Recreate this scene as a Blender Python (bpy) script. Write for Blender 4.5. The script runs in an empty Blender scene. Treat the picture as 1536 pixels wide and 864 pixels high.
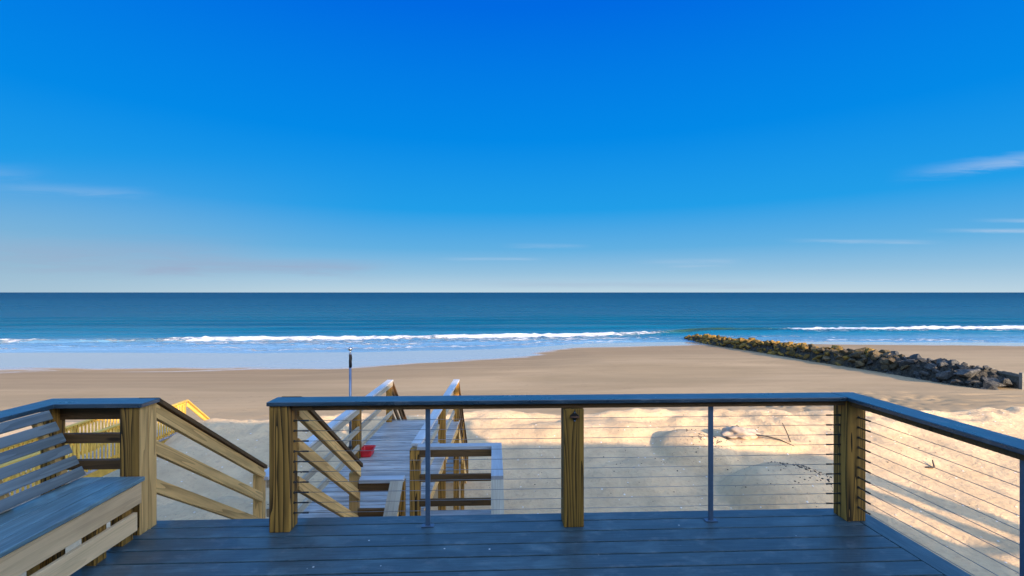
import bpy, bmesh, math, random
import numpy as np
from mathutils import Vector, Matrix
random.seed(7)
C = bpy.context.scene
COL = C.collection
R = math.radians

# ------------------------------------------------------------------ light directions
SUN_AZ, SUN_EL = R(-35), R(17.5)          # direction the light travels: az measured from +Y towards +X
EXPOSURE = 2.35
BGS = .15

# ------------------------------------------------------------------ helpers: objects
W = {}                                   # world matrices, kept by hand

def tag(o, label=None, cat=None, group=None, kind=None):
    if label: o['label'] = label
    if cat: o['category'] = cat
    if group: o['group'] = group
    if kind: o['kind'] = kind
    return o

def empty(name, loc, label, cat, group=None):
    o = bpy.data.objects.new(name, None); COL.objects.link(o)
    o.location = loc; o.empty_display_size = .2
    W[o.name] = Matrix.Translation(loc)
    return tag(o, label, cat, group)

def link(name, me, mat, parent=None, mw=None):
    o = bpy.data.objects.new(name, me); COL.objects.link(o)
    mw = mw or Matrix.Identity(4)
    W[o.name] = mw.copy()
    if parent is not None:
        o.parent = parent
        o.matrix_parent_inverse = W[parent.name].inverted()
    o.matrix_basis = mw
    if mat is not None and not me.materials: me.materials.append(mat)
    return o

def from_bm(name, bm, mat, parent=None, mw=None, smooth=False):
    me = bpy.data.meshes.new(name); bm.normal_update(); bm.to_mesh(me); bm.free()
    if smooth:
        for p in me.polygons: p.use_smooth = True
    return link(name, me, mat, parent, mw)

def bm_box(bm, x0, x1, y0, y1, z0, z1):
    vs = [bm.verts.new((x, y, z)) for x in (x0, x1) for y in (y0, y1) for z in (z0, z1)]
    fs = [(0,1,3,2),(4,6,7,5),(0,4,5,1),(2,3,7,6),(0,2,6,4),(1,5,7,3)]
    return [bm.faces.new([vs[i] for i in f]) for f in fs]

def bevel_all(bm, w):
    bmesh.ops.bevel(bm, geom=list(bm.edges), offset=w, segments=2, profile=.6, affect='EDGES')

def board(name, p0, p1, w, t, mat, parent, side=None, bev=.004, plumb=False):
    """a board from p0 to p1: width w (sideways), thickness t; local x runs along it.
    plumb: the two ends are cut vertical"""
    p0, p1 = Vector(p0), Vector(p1)
    d = (p1-p0); L = d.length; d.normalize()
    if side is None:
        s = Vector((0,0,1)).cross(d)
        if s.length < 1e-4: s = Vector((-1,0,0))
    else: s = Vector(side)
    s = (s - d*s.dot(d)).normalized(); n = d.cross(s)
    bm = bmesh.new(); bm_box(bm, 0, L, -w/2, w/2, -t/2, t/2)
    if plumb and abs(d.z) > .01:
        hz = math.hypot(d.x, d.y)
        for v in bm.verts: v.co.x += v.co.z * (d.z/hz) * (1 if n.z > 0 else -1)
    bmesh.ops.recalc_face_normals(bm, faces=bm.faces)
    bevel_all(bm, min(bev, w*.2, t*.2))
    m = Matrix((( d.x, s.x, n.x, p0.x),(d.y, s.y, n.y, p0.y),(d.z, s.z, n.z, p0.z),(0,0,0,1)))
    return from_bm(name, bm, mat, parent, m)

def post(name, x, y, z0, z1, w, mat, parent, d=None, bev=.006):
    return board(name, (x,y,z0), (x,y,z1), d or w, w, mat, parent, side=(0,1,0), bev=bev)

def bm_tube(bm, pts, r, n=8, caps=True):
    pts = [Vector(p) for p in pts]; rings = []
    rr = r if isinstance(r, (list, tuple)) else [r]*len(pts)
    for i, p in enumerate(pts):
        a = pts[max(0, i-1)]; b = pts[min(len(pts)-1, i+1)]
        d = (b-a).normalized()
        u = d.orthogonal().normalized() if abs(d.z) < .99 else Vector((1,0,0))
        if abs(d.z) < .99: u = d.cross(Vector((0,0,1))).normalized()
        v = d.cross(u)
        rings.append([bm.verts.new(p + (u*math.cos(k*2*math.pi/n) + v*math.sin(k*2*math.pi/n))*rr[i]) for k in range(n)])
    for a, b in zip(rings, rings[1:]):
        for k in range(n): bm.faces.new((a[k], a[(k+1)%n], b[(k+1)%n], b[k]))
    if caps:
        bm.faces.new(rings[0][::-1]); bm.faces.new(rings[-1])
    bmesh.ops.recalc_face_normals(bm, faces=bm.faces)

def tube(name, pts, r, mat, parent=None, n=8, smooth=True):
    bm = bmesh.new(); bm_tube(bm, pts, r, n)
    return from_bm(name, bm, mat, parent, None, smooth)

def boxobj(name, b, mat, parent, bev=.003):
    bm = bmesh.new(); bm_box(bm, *b)
    bmesh.ops.recalc_face_normals(bm, faces=bm.faces)
    if bev: bevel_all(bm, bev)
    return from_bm(name, bm, mat, parent)

# ------------------------------------------------------------------ helpers: noise (numpy)
def _hash(ix, iy, seed):
    h = (ix.astype(np.int64)*374761393 + iy.astype(np.int64)*668265263 + seed*1442695041) & 0xffffffff
    h = ((h ^ (h >> 13))*1274126177) & 0xffffffff
    h = (h ^ (h >> 16)) & 0xffffffff
    return h/4294967295.0

def vnoise(x, y, seed=0):
    ix, iy = np.floor(x), np.floor(y); fx, fy = x-ix, y-iy
    fx = fx*fx*fx*(fx*(fx*6-15)+10); fy = fy*fy*fy*(fy*(fy*6-15)+10)
    a, b = _hash(ix, iy, seed), _hash(ix+1, iy, seed)
    c, d = _hash(ix, iy+1, seed), _hash(ix+1, iy+1, seed)
    return (a+(b-a)*fx)*(1-fy) + (c+(d-c)*fx)*fy - .5

def fbm(x, y, seed=0, oct=4, gain=.5):
    s = 0; amp = 1.
    for k in range(oct):
        s = s + amp*vnoise(x*2**k + 17.3*k, y*2**k - 9.1*k, seed+k); amp *= gain
    return s

def sstep(a, b, x):
    t = np.clip((x-a)/(b-a), 0, 1); return t*t*(3-2*t)

# ------------------------------------------------------------------ the shape of the beach
SEA = -6.4
def shore(x):        # where the wet sheen begins
    return np.interp(x, [-300,-60,-18,-8,4,12,30,45,90,300], [52,50,48,53,57.5,66,69,70,66,60])
def edge(x):         # where the water starts
    return 3.0*fbm(x*.035, x*0+4.4, 77, 4) + np.interp(x, [-300,-60,-18,0,14,30,45,90,300], [70,69,68.5,70,75,77,76,74,72])
def breaker(x):
    return np.interp(x, [-300,-90,-60,-25,0,22,34,46,100,300], [78,78,80,83,84.5,87,93,99,101,101])

MOUNDS = [(7.75, 12.2, 1.75, 1.25, .75), (6.3, 14.6, 1.25, 1.2, .50), (8.6, 14.9, 1.5, .6, .26), (4.2, 13.2, 1.6, .9, .16),
          (-6.0, 10.5, 2.4, 1.5, .35), (3.0, 16.0, 2.5, .9, .15)]
def terrain(x, y):
    # beach plane
    ys, ye = shore(x), edge(x)
    b = -4.75 - 1.5*np.clip((y-22)/(ys-22), 0, 1)
    b = np.where(y > ys, -6.25 - .17*(y-ys)/(ye-ys), b)
    b = np.where(y > ye, -6.42 - .05*(y-ye), b)
    b = np.maximum(b, -12)
    b = b + .10*fbm(x*.03, y*.10, 3, 3)*sstep(ys, ys-14, y)
    # berm pushed up in front of the houses
    yc = 17.6 + np.interp(x, [-14,-10,-5,0], [-2.2,-2.0,-.6,0]) + .9*fbm(x*.22, x*0+.5, 11, 3)
    zc = -2.82 + np.interp(x, [-14,-10,-4,40,60], [.30,.30,.02,0,.1]) + .10*fbm(x*.8, x*0+2.5, 21, 3)
    sl = np.interp(x, [-12,0,8,16], [.16,.20,.19,.165])
    inner = zc - sl*(yc-y)
    k = .35
    low = -4.45 + .12*fbm(x*.25, y*.25, 5, 3)
    inner = low + k*np.log1p(np.exp(np.clip((inner-low)/k, -30, 30)))
    outer = zc - .62*np.maximum(y-yc, 0) - .05*np.clip(y-yc,0,.5)
    berm = np.where(y < yc, inner, outer)
    side = sstep(-12.6, -9.0, x + .5*fbm(y*.3, x*.1, 8, 2))
    lowl = np.where(y < 24, -4.7 + 0*x, -9.)
    berm = lowl + (berm-lowl)*side
    z = np.maximum(berm, b)
    # lumps and footprints
    near = sstep(30, 24, y)
    for (mx, my, rx, ry, h) in MOUNDS:
        q = ((x-mx)/rx)**2 + ((y-my)/ry)**2
        z = z + h*np.where(q < 1, (1-q)**.75, 0)*1.0*np.where(q < 1, 1, 0)
    crest = np.exp(-((y-yc+.5)/.9)**2)
    z = z + near*(.06*fbm(x*.7, y*.7, 31, 4) + 0.024*fbm(x*2.6, y*2.6, 41, 3))
    z = z + crest*side*(.16*fbm(x*1.5, y*1.5, 51, 4))
    # gullies running down the inner face at the right
    g = sstep(3, 9, x)*sstep(16, 11, x)*np.exp(-((y-yc+1.6)/1.6)**2)
    z = z + g*.34*fbm(x*1.1+.5*y, y*.5, 61, 3)
    # trampled strip behind the berm at the right
    tr = sstep(9, 16, x)*sstep(22.5, 25, y)*sstep(31.5, 29, y)*sstep(60, 40, x)
    z = z + tr*.34*np.minimum(fbm(x*2.6, y*1.5, 71, 2)+.12, .0)
    dry = sstep(26, 22, y)
    return z, ys, ye, dry, yc

def tz(x, y):
    return float(terrain(np.array([float(x)]), np.array([float(y)]))[0][0])

def grid_mesh(name, xs, ys, Z, attrs):
    nx, ny = len(xs), len(ys)
    X, Y = np.meshgrid(xs, ys)
    co = np.stack([X.ravel(), Y.ravel(), Z.ravel()], 1).astype(np.float32)
    idx = np.arange(nx*ny).reshape(ny, nx)
    q = np.stack([idx[:-1,:-1], idx[:-1,1:], idx[1:,1:], idx[1:,:-1]], -1).reshape(-1, 4).astype(np.int32)
    me = bpy.data.meshes.new(name)
    me.vertices.add(len(co)); me.vertices.foreach_set('co', co.ravel())
    me.loops.add(q.size); me.loops.foreach_set('vertex_index', q.ravel())
    me.polygons.add(len(q)); me.polygons.foreach_set('loop_start', np.arange(0, q.size, 4, dtype=np.int32))
    me.polygons.foreach_set('loop_total', np.full(len(q), 4, dtype=np.int32))
    me.polygons.foreach_set('use_smooth', np.ones(len(q), dtype=bool))
    me.update(calc_edges=True)
    for k, v in attrs.items():
        a = me.attributes.new(k, 'FLOAT', 'POINT'); a.data.foreach_set('value', v.ravel().astype(np.float32))
    return me

def spread(lo, hi, step, out, grow=1.12, first=None):
    """fine from lo to hi, growing outwards to -out/out"""
    c = list(np.arange(lo, hi+1e-6, step)); s = step; v = hi
    while v < out[1]:
        s *= grow; v += s; c.append(v)
    s = step; v = lo
    while v > out[0]:
        s *= grow; v -= s; c.insert(0, v)
    return np.array(c)

# ------------------------------------------------------------------ helpers: materials
class NT:
    def __init__(s, tree): s.t = tree; s.n = tree.nodes; s.l = tree.links
    def node(s, kind, **kw):
        n = s.n.new(kind)
        for k, v in kw.items(): setattr(n, k, v)
        return n
    def put(s, sock, v):
        if isinstance(v, bpy.types.NodeSocket): s.l.new(v, sock)
        elif v is not None: sock.default_value = v
    def math(s, op, a, b=None, c=None, clamp=False):
        n = s.node('ShaderNodeMath', operation=op); n.use_clamp = clamp
        s.put(n.inputs[0], a)
        if b is not None: s.put(n.inputs[1], b)
        if c is not None: s.put(n.inputs[2], c)
        return n.outputs[0]
    def mix(s, f, a, b, mode='MIX'):
        n = s.node('ShaderNodeMix', data_type='RGBA', blend_type=mode)
        s.put(n.inputs[0], f); s.put(n.inputs[6], a); s.put(n.inputs[7], b)
        return n.outputs[2]
    def ramp(s, f, stops, interp='LINEAR'):
        n = s.node('ShaderNodeValToRGB'); cr = n.color_ramp; cr.interpolation = interp
        while len(cr.elements) < len(stops): cr.elements.new(.5)
        for e, (p, c) in zip(cr.elements, stops):
            e.position = p; e.color = c if len(c) == 4 else (*c, 1)
        s.put(n.inputs[0], f); return n.outputs[0]
    def remap(s, v, a, b, c=0., d=1., smooth=False):
        n = s.node('ShaderNodeMapRange'); n.clamp = True
        if smooth: n.interpolation_type = 'SMOOTHSTEP'
        s.put(n.inputs[0], v)
        for i, q in zip((1,2,3,4), (a,b,c,d)): s.put(n.inputs[i], q)
        return n.outputs[0]
    def noise(s, vec, scale, detail=4, rough=.55, dist=0.):
        n = s.node('ShaderNodeTexNoise'); s.put(n.inputs['Vector'], vec)
        n.inputs['Scale'].default_value = scale; n.inputs['Detail'].default_value = detail
        n.inputs['Roughness'].default_value = rough; n.inputs['Distortion'].default_value = dist
        return n.outputs['Fac']
    def mapping(s, vec, scale=(1,1,1), loc=None):
        n = s.node('ShaderNodeMapping'); s.put(n.inputs[0], vec)
        n.inputs['Scale'].default_value = scale
        if loc is not None: s.put(n.inputs['Location'], loc)
        return n.outputs[0]
    def attr(s, name):
        n = s.node('ShaderNodeAttribute'); n.attribute_name = name; return n.outputs['Fac']
    def bump(s, h, strength, dist=.01, normal=None):
        n = s.node('ShaderNodeBump'); n.inputs['Strength'].default_value = strength
        n.inputs['Distance'].default_value = dist; s.put(n.inputs['Height'], h)
        if normal is not None: s.put(n.inputs['Normal'], normal)
        return n.outputs[0]

def material(name):
    m = bpy.data.materials.new(name); m.use_nodes = True
    t = NT(m.node_tree); b = m.node_tree.nodes['Principled BSDF']
    return m, t, b

def swap(t, v):
    a = t.node('ShaderNodeSeparateXYZ'); t.put(a.inputs[0], v); c = t.node('ShaderNodeCombineXYZ')
    t.put(c.inputs[0], a.outputs[1]); t.put(c.inputs[1], a.outputs[0]); t.put(c.inputs[2], a.outputs[2])
    return c.outputs[0]

def wood(name, light, dark, rough=.7, grain=1., pw=2.2, *,  ring=1., tone=.25, knots=True, island=False, spec=.3, streak=False, along='X'):
    m, t, b = material(name)
    tc = t.node('ShaderNodeTexCoord').outputs['Object']
    if along == 'Y': tc = swap(t, tc)
    if island: rnd = t.node('ShaderNodeNewGeometry').outputs['Random Per Island']
    else: rnd = t.node('ShaderNodeObjectInfo').outputs['Random']
    cmb = t.node('ShaderNodeCombineXYZ')
    t.put(cmb.inputs[0], t.math('MULTIPLY', rnd, 37.)); t.put(cmb.inputs[1], t.math('MULTIPLY', rnd, 3.1)); t.put(cmb.inputs[2], t.math('MULTIPLY', rnd, 5.7))
    add = t.node('ShaderNodeVectorMath', operation='ADD'); t.put(add.inputs[0], tc); t.put(add.inputs[1], cmb.outputs[0])
    v = add.outputs[0]
    vs = t.mapping(v, (.75, 14, 14))
    low = t.noise(vs, .55, 2, .5)
    # plain-sawn figure: bands across the board bent by slow noise along it
    sp = t.node('ShaderNodeSeparateXYZ'); t.put(sp.inputs[0], vs)
    band = t.math('ADD', t.math('MULTIPLY', sp.outputs[1], 1.0), t.math('MULTIPLY', sp.outputs[2], .8))
    band = t.math('ADD', band, t.math('MULTIPLY', low, 7.5))
    saw = t.math('FRACT', t.math('MULTIPLY', band, 1.35*ring))
    line = t.math('POWER', saw, pw)
    fine = t.noise(t.mapping(v, (4, 160, 160)), 1., 3, .6)
    stain = t.noise(t.mapping(v, (1.2, 5, 5)), 1.3, 4, .6)
    f = t.math('ADD', t.math('MULTIPLY', line, .62*grain), t.math('MULTIPLY', t.math('SUBTRACT', fine, .5), .75), clamp=True)
    col = t.mix(f, light, dark)
    ton = t.remap(stain, .3, .7, 1-tone, 1+tone*.35)
    hv = t.node('ShaderNodeHueSaturation'); t.put(hv.inputs['Color'], col)
    t.put(hv.inputs['Value'], t.math('MULTIPLY', ton, t.remap(rnd, 0, 1, .82, 1.12)))
    col = hv.outputs[0]
    if knots:
        vo = t.node('ShaderNodeTexVoronoi'); t.put(vo.inputs['Vector'], t.mapping(v, (2.2, 9, 9))); vo.inputs['Scale'].default_value = .8
        kn = t.remap(vo.outputs['Distance'], .05, .13, 1., 0., True)
        col = t.mix(t.math('MULTIPLY', kn, .75), col, tuple(c*.35 for c in dark[:3])+(1,))
    if streak:
        s2 = t.node('ShaderNodeSeparateXYZ'); t.put(s2.inputs[0], tc)
        yy = t.math('ABSOLUTE', t.math('ADD', s2.outputs[1], t.math('MULTIPLY', t.math('SUBTRACT', t.noise(t.mapping(tc, (6, 0, 0)), 1., 2), .5), .03)))
        st = t.math('MULTIPLY', t.remap(yy, .004, .017, 1, 0, True), t.remap(s2.outputs[0], .1, .7, .55, .95))
        col = t.mix(st, col, (.012, .009, .006, 1))
    t.put(b.inputs['Base Color'], col)
    b.inputs['Roughness'].default_value = rough
    b.inputs['Specular IOR Level'].default_value = spec
    h = t.math('ADD', t.math('MULTIPLY', f, -.6), fine)
    t.put(b.inputs['Normal'], t.bump(h, .35, .0015))
    return m

MAT = {}
MAT['post'] = wood('treated_post', (.42,.205,.036,1), (.018,.009,.002,1), .75, 1.6, 1.35, ring=1.3)
MAT['post_stained'] = wood('treated_post_stained', (.35,.175,.026,1), (.018,.009,.002,1), .75, 1.5, 1.4, ring=1.2, streak=True)
MAT['rail'] = wood('treated_rail', (.80,.45,.15,1), (.24,.115,.030,1), .75, .95)
MAT['dark_rail'] = wood('brown_rail', (.13,.065,.020,1), (.030,.014,.005,1), .75, .8)
MAT['walk_rail'] = wood('weathered_rail', (.42,.35,.25,1), (.23,.17,.10,1), .6, .7)
MAT['walk_cap'] = wood('weathered_cap', (.42,.42,.42,1), (.26,.25,.24,1), .42, .5, spec=.6)
MAT['walk_deck'] = wood('weathered_decking', (.44,.40,.36,1), (.17,.15,.13,1), .45, .8, island=True, spec=.5, tone=.5)
MAT['apron'] = wood('light_apron_board', (.84,.53,.27,1), (.46,.26,.11,1), .6, .5, knots=False)
MAT['slat'] = wood('grey_slat', (.18,.20,.195,1), (.055,.062,.062,1), .42, .8, island=True, spec=.5, along='Y')
MAT['yellow'] = wood('new_pine', (.70,.42,.075,1), (.40,.21,.03,1), .65, .5, knots=False)
MAT['grey_timber'] = wood('old_grey_timber', (.20,.18,.15,1), (.06,.052,.042,1), .9, 1.)
MAT['pile_boards'] = wood('stained_piling', (.13,.115,.09,1), (.02,.018,.014,1), .9, 1.2, island=True, tone=.6)
MAT['driftwood'] = wood('driftwood', (.06,.042,.028,1), (.022,.015,.01,1), .85, 1.)

def composite(name, base, rough, spec, along='X'):
    m, t, b = material(name)
    tc = t.node('ShaderNodeTexCoord').outputs['Object']
    if along == 'Y': tc = swap(t, tc)
    rnd = t.node('ShaderNodeNewGeometry').outputs['Random Per Island']
    cmb = t.node('ShaderNodeCombineXYZ'); t.put(cmb.inputs[0], t.math('MULTIPLY', rnd, 31.))
    add = t.node('ShaderNodeVectorMath', operation='ADD'); t.put(add.inputs[0], tc); t.put(add.inputs[1], cmb.outputs[0])
    v = add.outputs[0]
    fine = t.noise(t.mapping(v, (3, 90, 90)), 1., 4, .65)
    scuff = t.noise(t.mapping(v, (1.6, 3.5, 3.5)), 1.6, 5, .65, .6)
    dust = t.noise(t.mapping(v, (5, 9, 9)), 1.3, 5, .7)
    val = t.math('ADD', t.remap(fine, .3, .7, .55, 1.35), t.remap(scuff, .50, .72, 0, .9))
    hv = t.node('ShaderNodeHueSaturation'); hv.inputs['Color'].default_value = base
    t.put(hv.inputs['Value'], t.math('MULTIPLY', val, t.remap(rnd, 0, 1, .85, 1.15)))
    col = t.mix(t.math('MULTIPLY', t.remap(dust, .55, .8, 0, 1), .32), hv.outputs[0], (.34,.33,.31,1))
    # stray sand grains
    vo = t.node('ShaderNodeTexVoronoi'); t.put(vo.inputs['Vector'], v); vo.inputs['Scale'].default_value = 6.
    g = t.math('MULTIPLY', t.remap(vo.outputs['Distance'], .03, .045, 1, 0), t.remap(t.noise(v, 2.1, 2), .46, .52, 0, 1))
    col = t.mix(g, col, (.6,.56,.5,1))
    t.put(b.inputs['Base Color'], col)
    t.put(b.inputs['Roughness'], t.remap(scuff, .3, .75, rough-.06, rough+.12))
    b.inputs['Specular IOR Level'].default_value = spec
    t.put(b.inputs['Normal'], t.bump(fine, .3, .0012))
    return m
MAT['deck'] = composite('composite_decking', (.040,.070,.080,1), .40, .6)
MAT['cap'] = composite('composite_cap', (.020,.040,.056,1), .30, 1.)
MAT['seat'] = composite('composite_seat', (.105,.175,.19,1), .36, .8, 'Y')
MAT['deck_y'] = composite('composite_border', (.040,.070,.080,1), .40, .6, 'Y')
MAT['cap_y'] = composite('composite_cap_side', (.020,.040,.056,1), .30, 1., 'Y')

def plain(name, col, rough, metal=0., spec=.5, var=.15, scale=8., bump=0.):
    m, t, b = material(name)
    tc = t.node('ShaderNodeTexCoord').outputs['Object']
    n = t.noise(tc, scale, 5, .6)
    hv = t.node('ShaderNodeHueSaturation'); hv.inputs['Color'].default_value = (*col, 1)
    t.put(hv.inputs['Value'], t.remap(n, .3, .7, 1-var, 1+var))
    t.put(b.inputs['Base Color'], hv.outputs[0])
    b.inputs['Roughness'].default_value = rough; b.inputs['Metallic'].default_value = metal
    b.inputs['Specular IOR Level'].default_value = spec
    if bump: t.put(b.inputs['Normal'], t.bump(n, bump, .01))
    return m
MAT['steel'] = plain('galvanized_steel', (.10,.15,.21), .42, .5, var=.1, scale=30)
MAT['cable'] = plain('steel_cable', (.30,.28,.26), .45, .8)
MAT['fitting'] = plain('dark_fitting', (.06,.06,.06), .4, .7)
MAT['iron'] = plain('cast_iron', (.028,.020,.015), .5, .5, bump=.2, scale=60)
MAT['rust'] = plain('rusty_iron', (.16,.06,.025), .7, .2, scale=70)
MAT['red'] = plain('red_plastic', (.48,.012,.018), .4, var=.12, scale=9)
MAT['pole'] = plain('pole_aluminium', (.11,.14,.20), .35, .5)
MAT['black'] = plain('black_cloth', (.008,.009,.012), .9, spec=.1)
MAT['ball'] = plain('finial_metal', (.30,.32,.35), .2, .9)
MAT['siding'] = plain('house_siding', (.66,.56,.42), .7, var=.05)
MAT['roofing'] = plain('roof_shingles', (.13,.12,.12), .85, var=.25, scale=20)
MAT['trim'] = plain('white_trim', (.78,.78,.77), .5, var=.03)
MAT['glass'] = plain('dark_glass', (.03,.04,.05), .05, spec=.8, var=.02)
MAT['bag'] = plain('pale_fabric', (.33,.25,.18), .85, var=.2, scale=5, bump=.5)

# sand ----------------------------------------------------------------------------
def sand():
    m, t, b = material('sand')
    tc = t.node('ShaderNodeTexCoord').outputs['Object']
    wet, damp, dry = t.attr('wet'), t.attr('damp'), t.attr('dry')
    n1 = t.noise(tc, .9, 5, .6); n2 = t.noise(tc, 7., 5, .65); n3 = t.noise(tc, 60., 3, .7)
    str_ = t.noise(t.mapping(tc, (.035, .55, 1)), 1., 5, .6, .3)
    # tone of dry sand, with darker damp patches dug up in the berm
    c_dry = t.mix(t.remap(n1, .36, .66), (.56,.390,.225,1), (.43,.300,.173,1))
    c_dry = t.mix(t.math('MULTIPLY', t.remap(n2, .52, .72), .42), c_dry, (.27,.18,.115,1))
    c_bch = t.mix(t.remap(str_, .35, .65), (.345,.244,.139,1), (.290,.205,.117,1))
    col = t.mix(dry, c_bch, c_dry)
    # tide wrack and long drying streaks on the flat beach
    wr = t.noise(t.mapping(tc, (.05, .30, 1)), 1., 6, .7, 1.2)
    wl = t.remap(t.math('ABSOLUTE', t.math('SUBTRACT', wr, .5)), 0, .012, 1, 0, True)
    wsp = t.remap(t.noise(tc, 1.3, 5, .75), .50, .62, 0, 1)
    col = t.mix(t.math('MULTIPLY', t.math('MULTIPLY', wl, wsp), t.math('MULTIPLY', t.math('SUBTRACT', 1., dry), .55)), col, (.10,.075,.05,1))
    tone = t.noise(t.mapping(tc, (.06, .14, 1)), 1., 5, .6, .5)
    col = t.mix(t.math('MULTIPLY', t.remap(tone, .42, .66), t.math('MULTIPLY', t.math('SUBTRACT', 1., dry), .6)), col, (.215,.152,.082,1))
    dmp = t.math('MULTIPLY', damp, t.remap(str_, .3, .6, .45, 1.))
    col = t.mix(dmp, col, (.22,.150,.085,1))
    # broken shell, white, and darker grit
    vo = t.node('ShaderNodeTexVoronoi'); t.put(vo.inputs['Vector'], tc); vo.inputs['Scale'].default_value = 5.5
    den = t.noise(tc, .45, 3)
    sh = t.math('MULTIPLY', t.remap(vo.outputs['Distance'], .07, .12, 1, 0), t.remap(t.node('ShaderNodeSeparateColor').outputs[0], 0, 1, 1, 1))
    sc = t.n[-1] if False else None
    sepc = t.node('ShaderNodeSeparateColor'); t.put(sepc.inputs[0], vo.outputs['Color'])
    thr = t.math('ADD', .08, t.math('MULTIPLY', t.remap(den, .42, .68), .28))
    pick = t.math('LESS_THAN', sepc.outputs[0], thr)
    sh = t.math('MULTIPLY', t.math('MULTIPLY', t.remap(vo.outputs['Distance'], .10, .18, 1, 0), pick), dry)
    col = t.mix(t.math('MULTIPLY', sh, .7), col, (.72,.68,.62,1))
    vo2 = t.node('ShaderNodeTexVoronoi'); t.put(vo2.inputs['Vector'], tc); vo2.inputs['Scale'].default_value = 9.
    sep2 = t.node('ShaderNodeSeparateColor'); t.put(sep2.inputs[0], vo2.outputs['Color'])
    gr = t.math('MULTIPLY', t.math('MULTIPLY', t.remap(vo2.outputs['Distance'], .05, .14, 1, 0), t.math('LESS_THAN', sep2.outputs[1], .10)), dry)
    col = t.mix(t.math('MULTIPLY', gr, .8), col, (.09,.07,.055,1))
    # the wet sheen near the water: gloss, plus reflected brightness painted into a paler base
    wm = t.remap(t.math('ADD', wet, t.math('MULTIPLY', t.math('SUBTRACT', t.noise(t.mapping(tc, (.03, .16, 1)), 1., 6, .65, .8), .5), 1.7)), .40, .66, 0, 1, True)
    col = t.mix(wm, col, (.36,.33,.30,1))
    t.put(b.inputs['Base Color'], col)
    t.put(b.inputs['Roughness'], t.remap(wm, 0, 1, .9, .10))
    t.put(b.inputs['Specular IOR Level'], t.remap(wm, 0, 1, .12, .9))
    t.put(b.inputs['IOR'], t.remap(wm, 0, 1, 1.45, 2.3))
    h = t.math('ADD', t.math('MULTIPLY', n2, 1.0), t.math('MULTIPLY', n3, .18))
    h = t.math('MULTIPLY', h, t.math('MULTIPLY', t.remap(dry, 0, 1, .12, 1.), t.remap(wm, 0, 1, 1, 0)))
    h = t.math('ADD', h, t.math('ADD', t.math('MULTIPLY', sh, .25), t.math('MULTIPLY', gr, .3)))
    t.put(b.inputs['Normal'], t.bump(h, .85, .05))
    return m
MAT['sand'] = sand()

# water ---------------------------------------------------------------------------
def water():
    m, t, b = material('sea_water')
    tc = t.node('ShaderNodeTexCoord').outputs['Object']
    foam, green, deep = t.attr('foam'), t.attr('green'), t.attr('deep')
    s1 = t.noise(t.mapping(tc, (.010, .045, 1)), 1., 5, .62, .4)
    s2 = t.noise(t.mapping(tc, (.10, .34, 1)), 1., 5, .65, .3)
    col = t.ramp(deep, [(0, (.24,.34,.44)), (.06, (.14,.26,.37)), (.13, (.004,.125,.190)), (.30, (.000,.070,.118)), (1, (.000,.018,.047))])
    col = t.mix(t.math('MULTIPLY', t.remap(s1, .42, .68), .55), col, (.000,.032,.085,1))
    col = t.mix(green, col, (.022,.045,.014,1))
    fn = t.noise(t.mapping(tc, (.55, 1.5, 1.5)), 1., 7, .8, .6)
    fm = t.remap(t.math('ADD', foam, t.math('MULTIPLY', t.math('SUBTRACT', fn, .5), 1.9)), .42, .66, 0, 1, True)
    col = t.mix(fm, col, t.mix(t.remap(fn, .35, .65), (.34,.38,.50,1), (.60,.60,.60,1)))
    t.put(b.inputs['Base Color'], col)
    t.put(b.inputs['Roughness'], t.math('ADD', t.math('MULTIPLY', fm, .6), t.remap(deep, 0, 1, .16, .34)))
    b.inputs['IOR'].default_value = 1.33
    t.put(b.inputs['Specular IOR Level'], t.remap(deep, 0, .3, .5, .04))
    w1 = t.noise(t.mapping(tc, (.22, .75, 1)), 1., 6, .6)
    w2 = t.noise(t.mapping(tc, (.03, .11, 1)), 1., 4, .55)
    h = t.math('ADD', t.math('MULTIPLY', w1, .5), t.math('MULTIPLY', w2, 2.6))
    h = t.math('MULTIPLY', h, t.remap(deep, 0, .25, .12, 1.))
    h = t.math('ADD', h, t.math('MULTIPLY', t.math('MULTIPLY', fm, fn), .5))
    t.put(b.inputs['Normal'], t.bump(h, 1., .9))
    return m
MAT['water'] = water()

def rock(name, c1, c2, c3):
    m, t, b = material(name)
    tc = t.node('ShaderNodeTexCoord').outputs['Object']
    rnd = t.node('ShaderNodeObjectInfo').outputs['Random']
    cmb = t.node('ShaderNodeCombineXYZ'); t.put(cmb.inputs[0], t.math('MULTIPLY', rnd, 50.))
    add = t.node('ShaderNodeVectorMath', operation='ADD'); t.put(add.inputs[0], tc); t.put(add.inputs[1], cmb.outputs[0])
    v = add.outputs[0]
    n1 = t.noise(v, 1.8, 6, .65); n2 = t.noise(v, 9., 5, .7)
    col = t.mix(t.remap(n1, .35, .65), c1, c2)
    col = t.mix(t.remap(n2, .5, .72), col, c3)
    hv = t.node('ShaderNodeHueSaturation'); t.put(hv.inputs['Color'], col); t.put(hv.inputs['Value'], t.remap(rnd, 0, 1, .55, 1.35))
    t.put(b.inputs['Base Color'], hv.outputs[0]); b.inputs['Roughness'].default_value = .85
    b.inputs['Specular IOR Level'].default_value = .25
    t.put(b.inputs['Normal'], t.bump(t.math('ADD', n1, t.math('MULTIPLY', n2, .4)), .9, .12))
    return m
MAT['rock_grey'] = rock('grey_boulder', (.055,.054,.053,1), (.022,.022,.022,1), (.125,.11,.09,1))
MAT['rock_brown'] = rock('brown_boulder', (.085,.058,.026,1), (.025,.020,.013,1), (.16,.11,.05,1))
MAT['rock_weed'] = rock('weedy_boulder', (.20,.105,.015,1), (.045,.034,.010,1), (.30,.17,.025,1))
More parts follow.
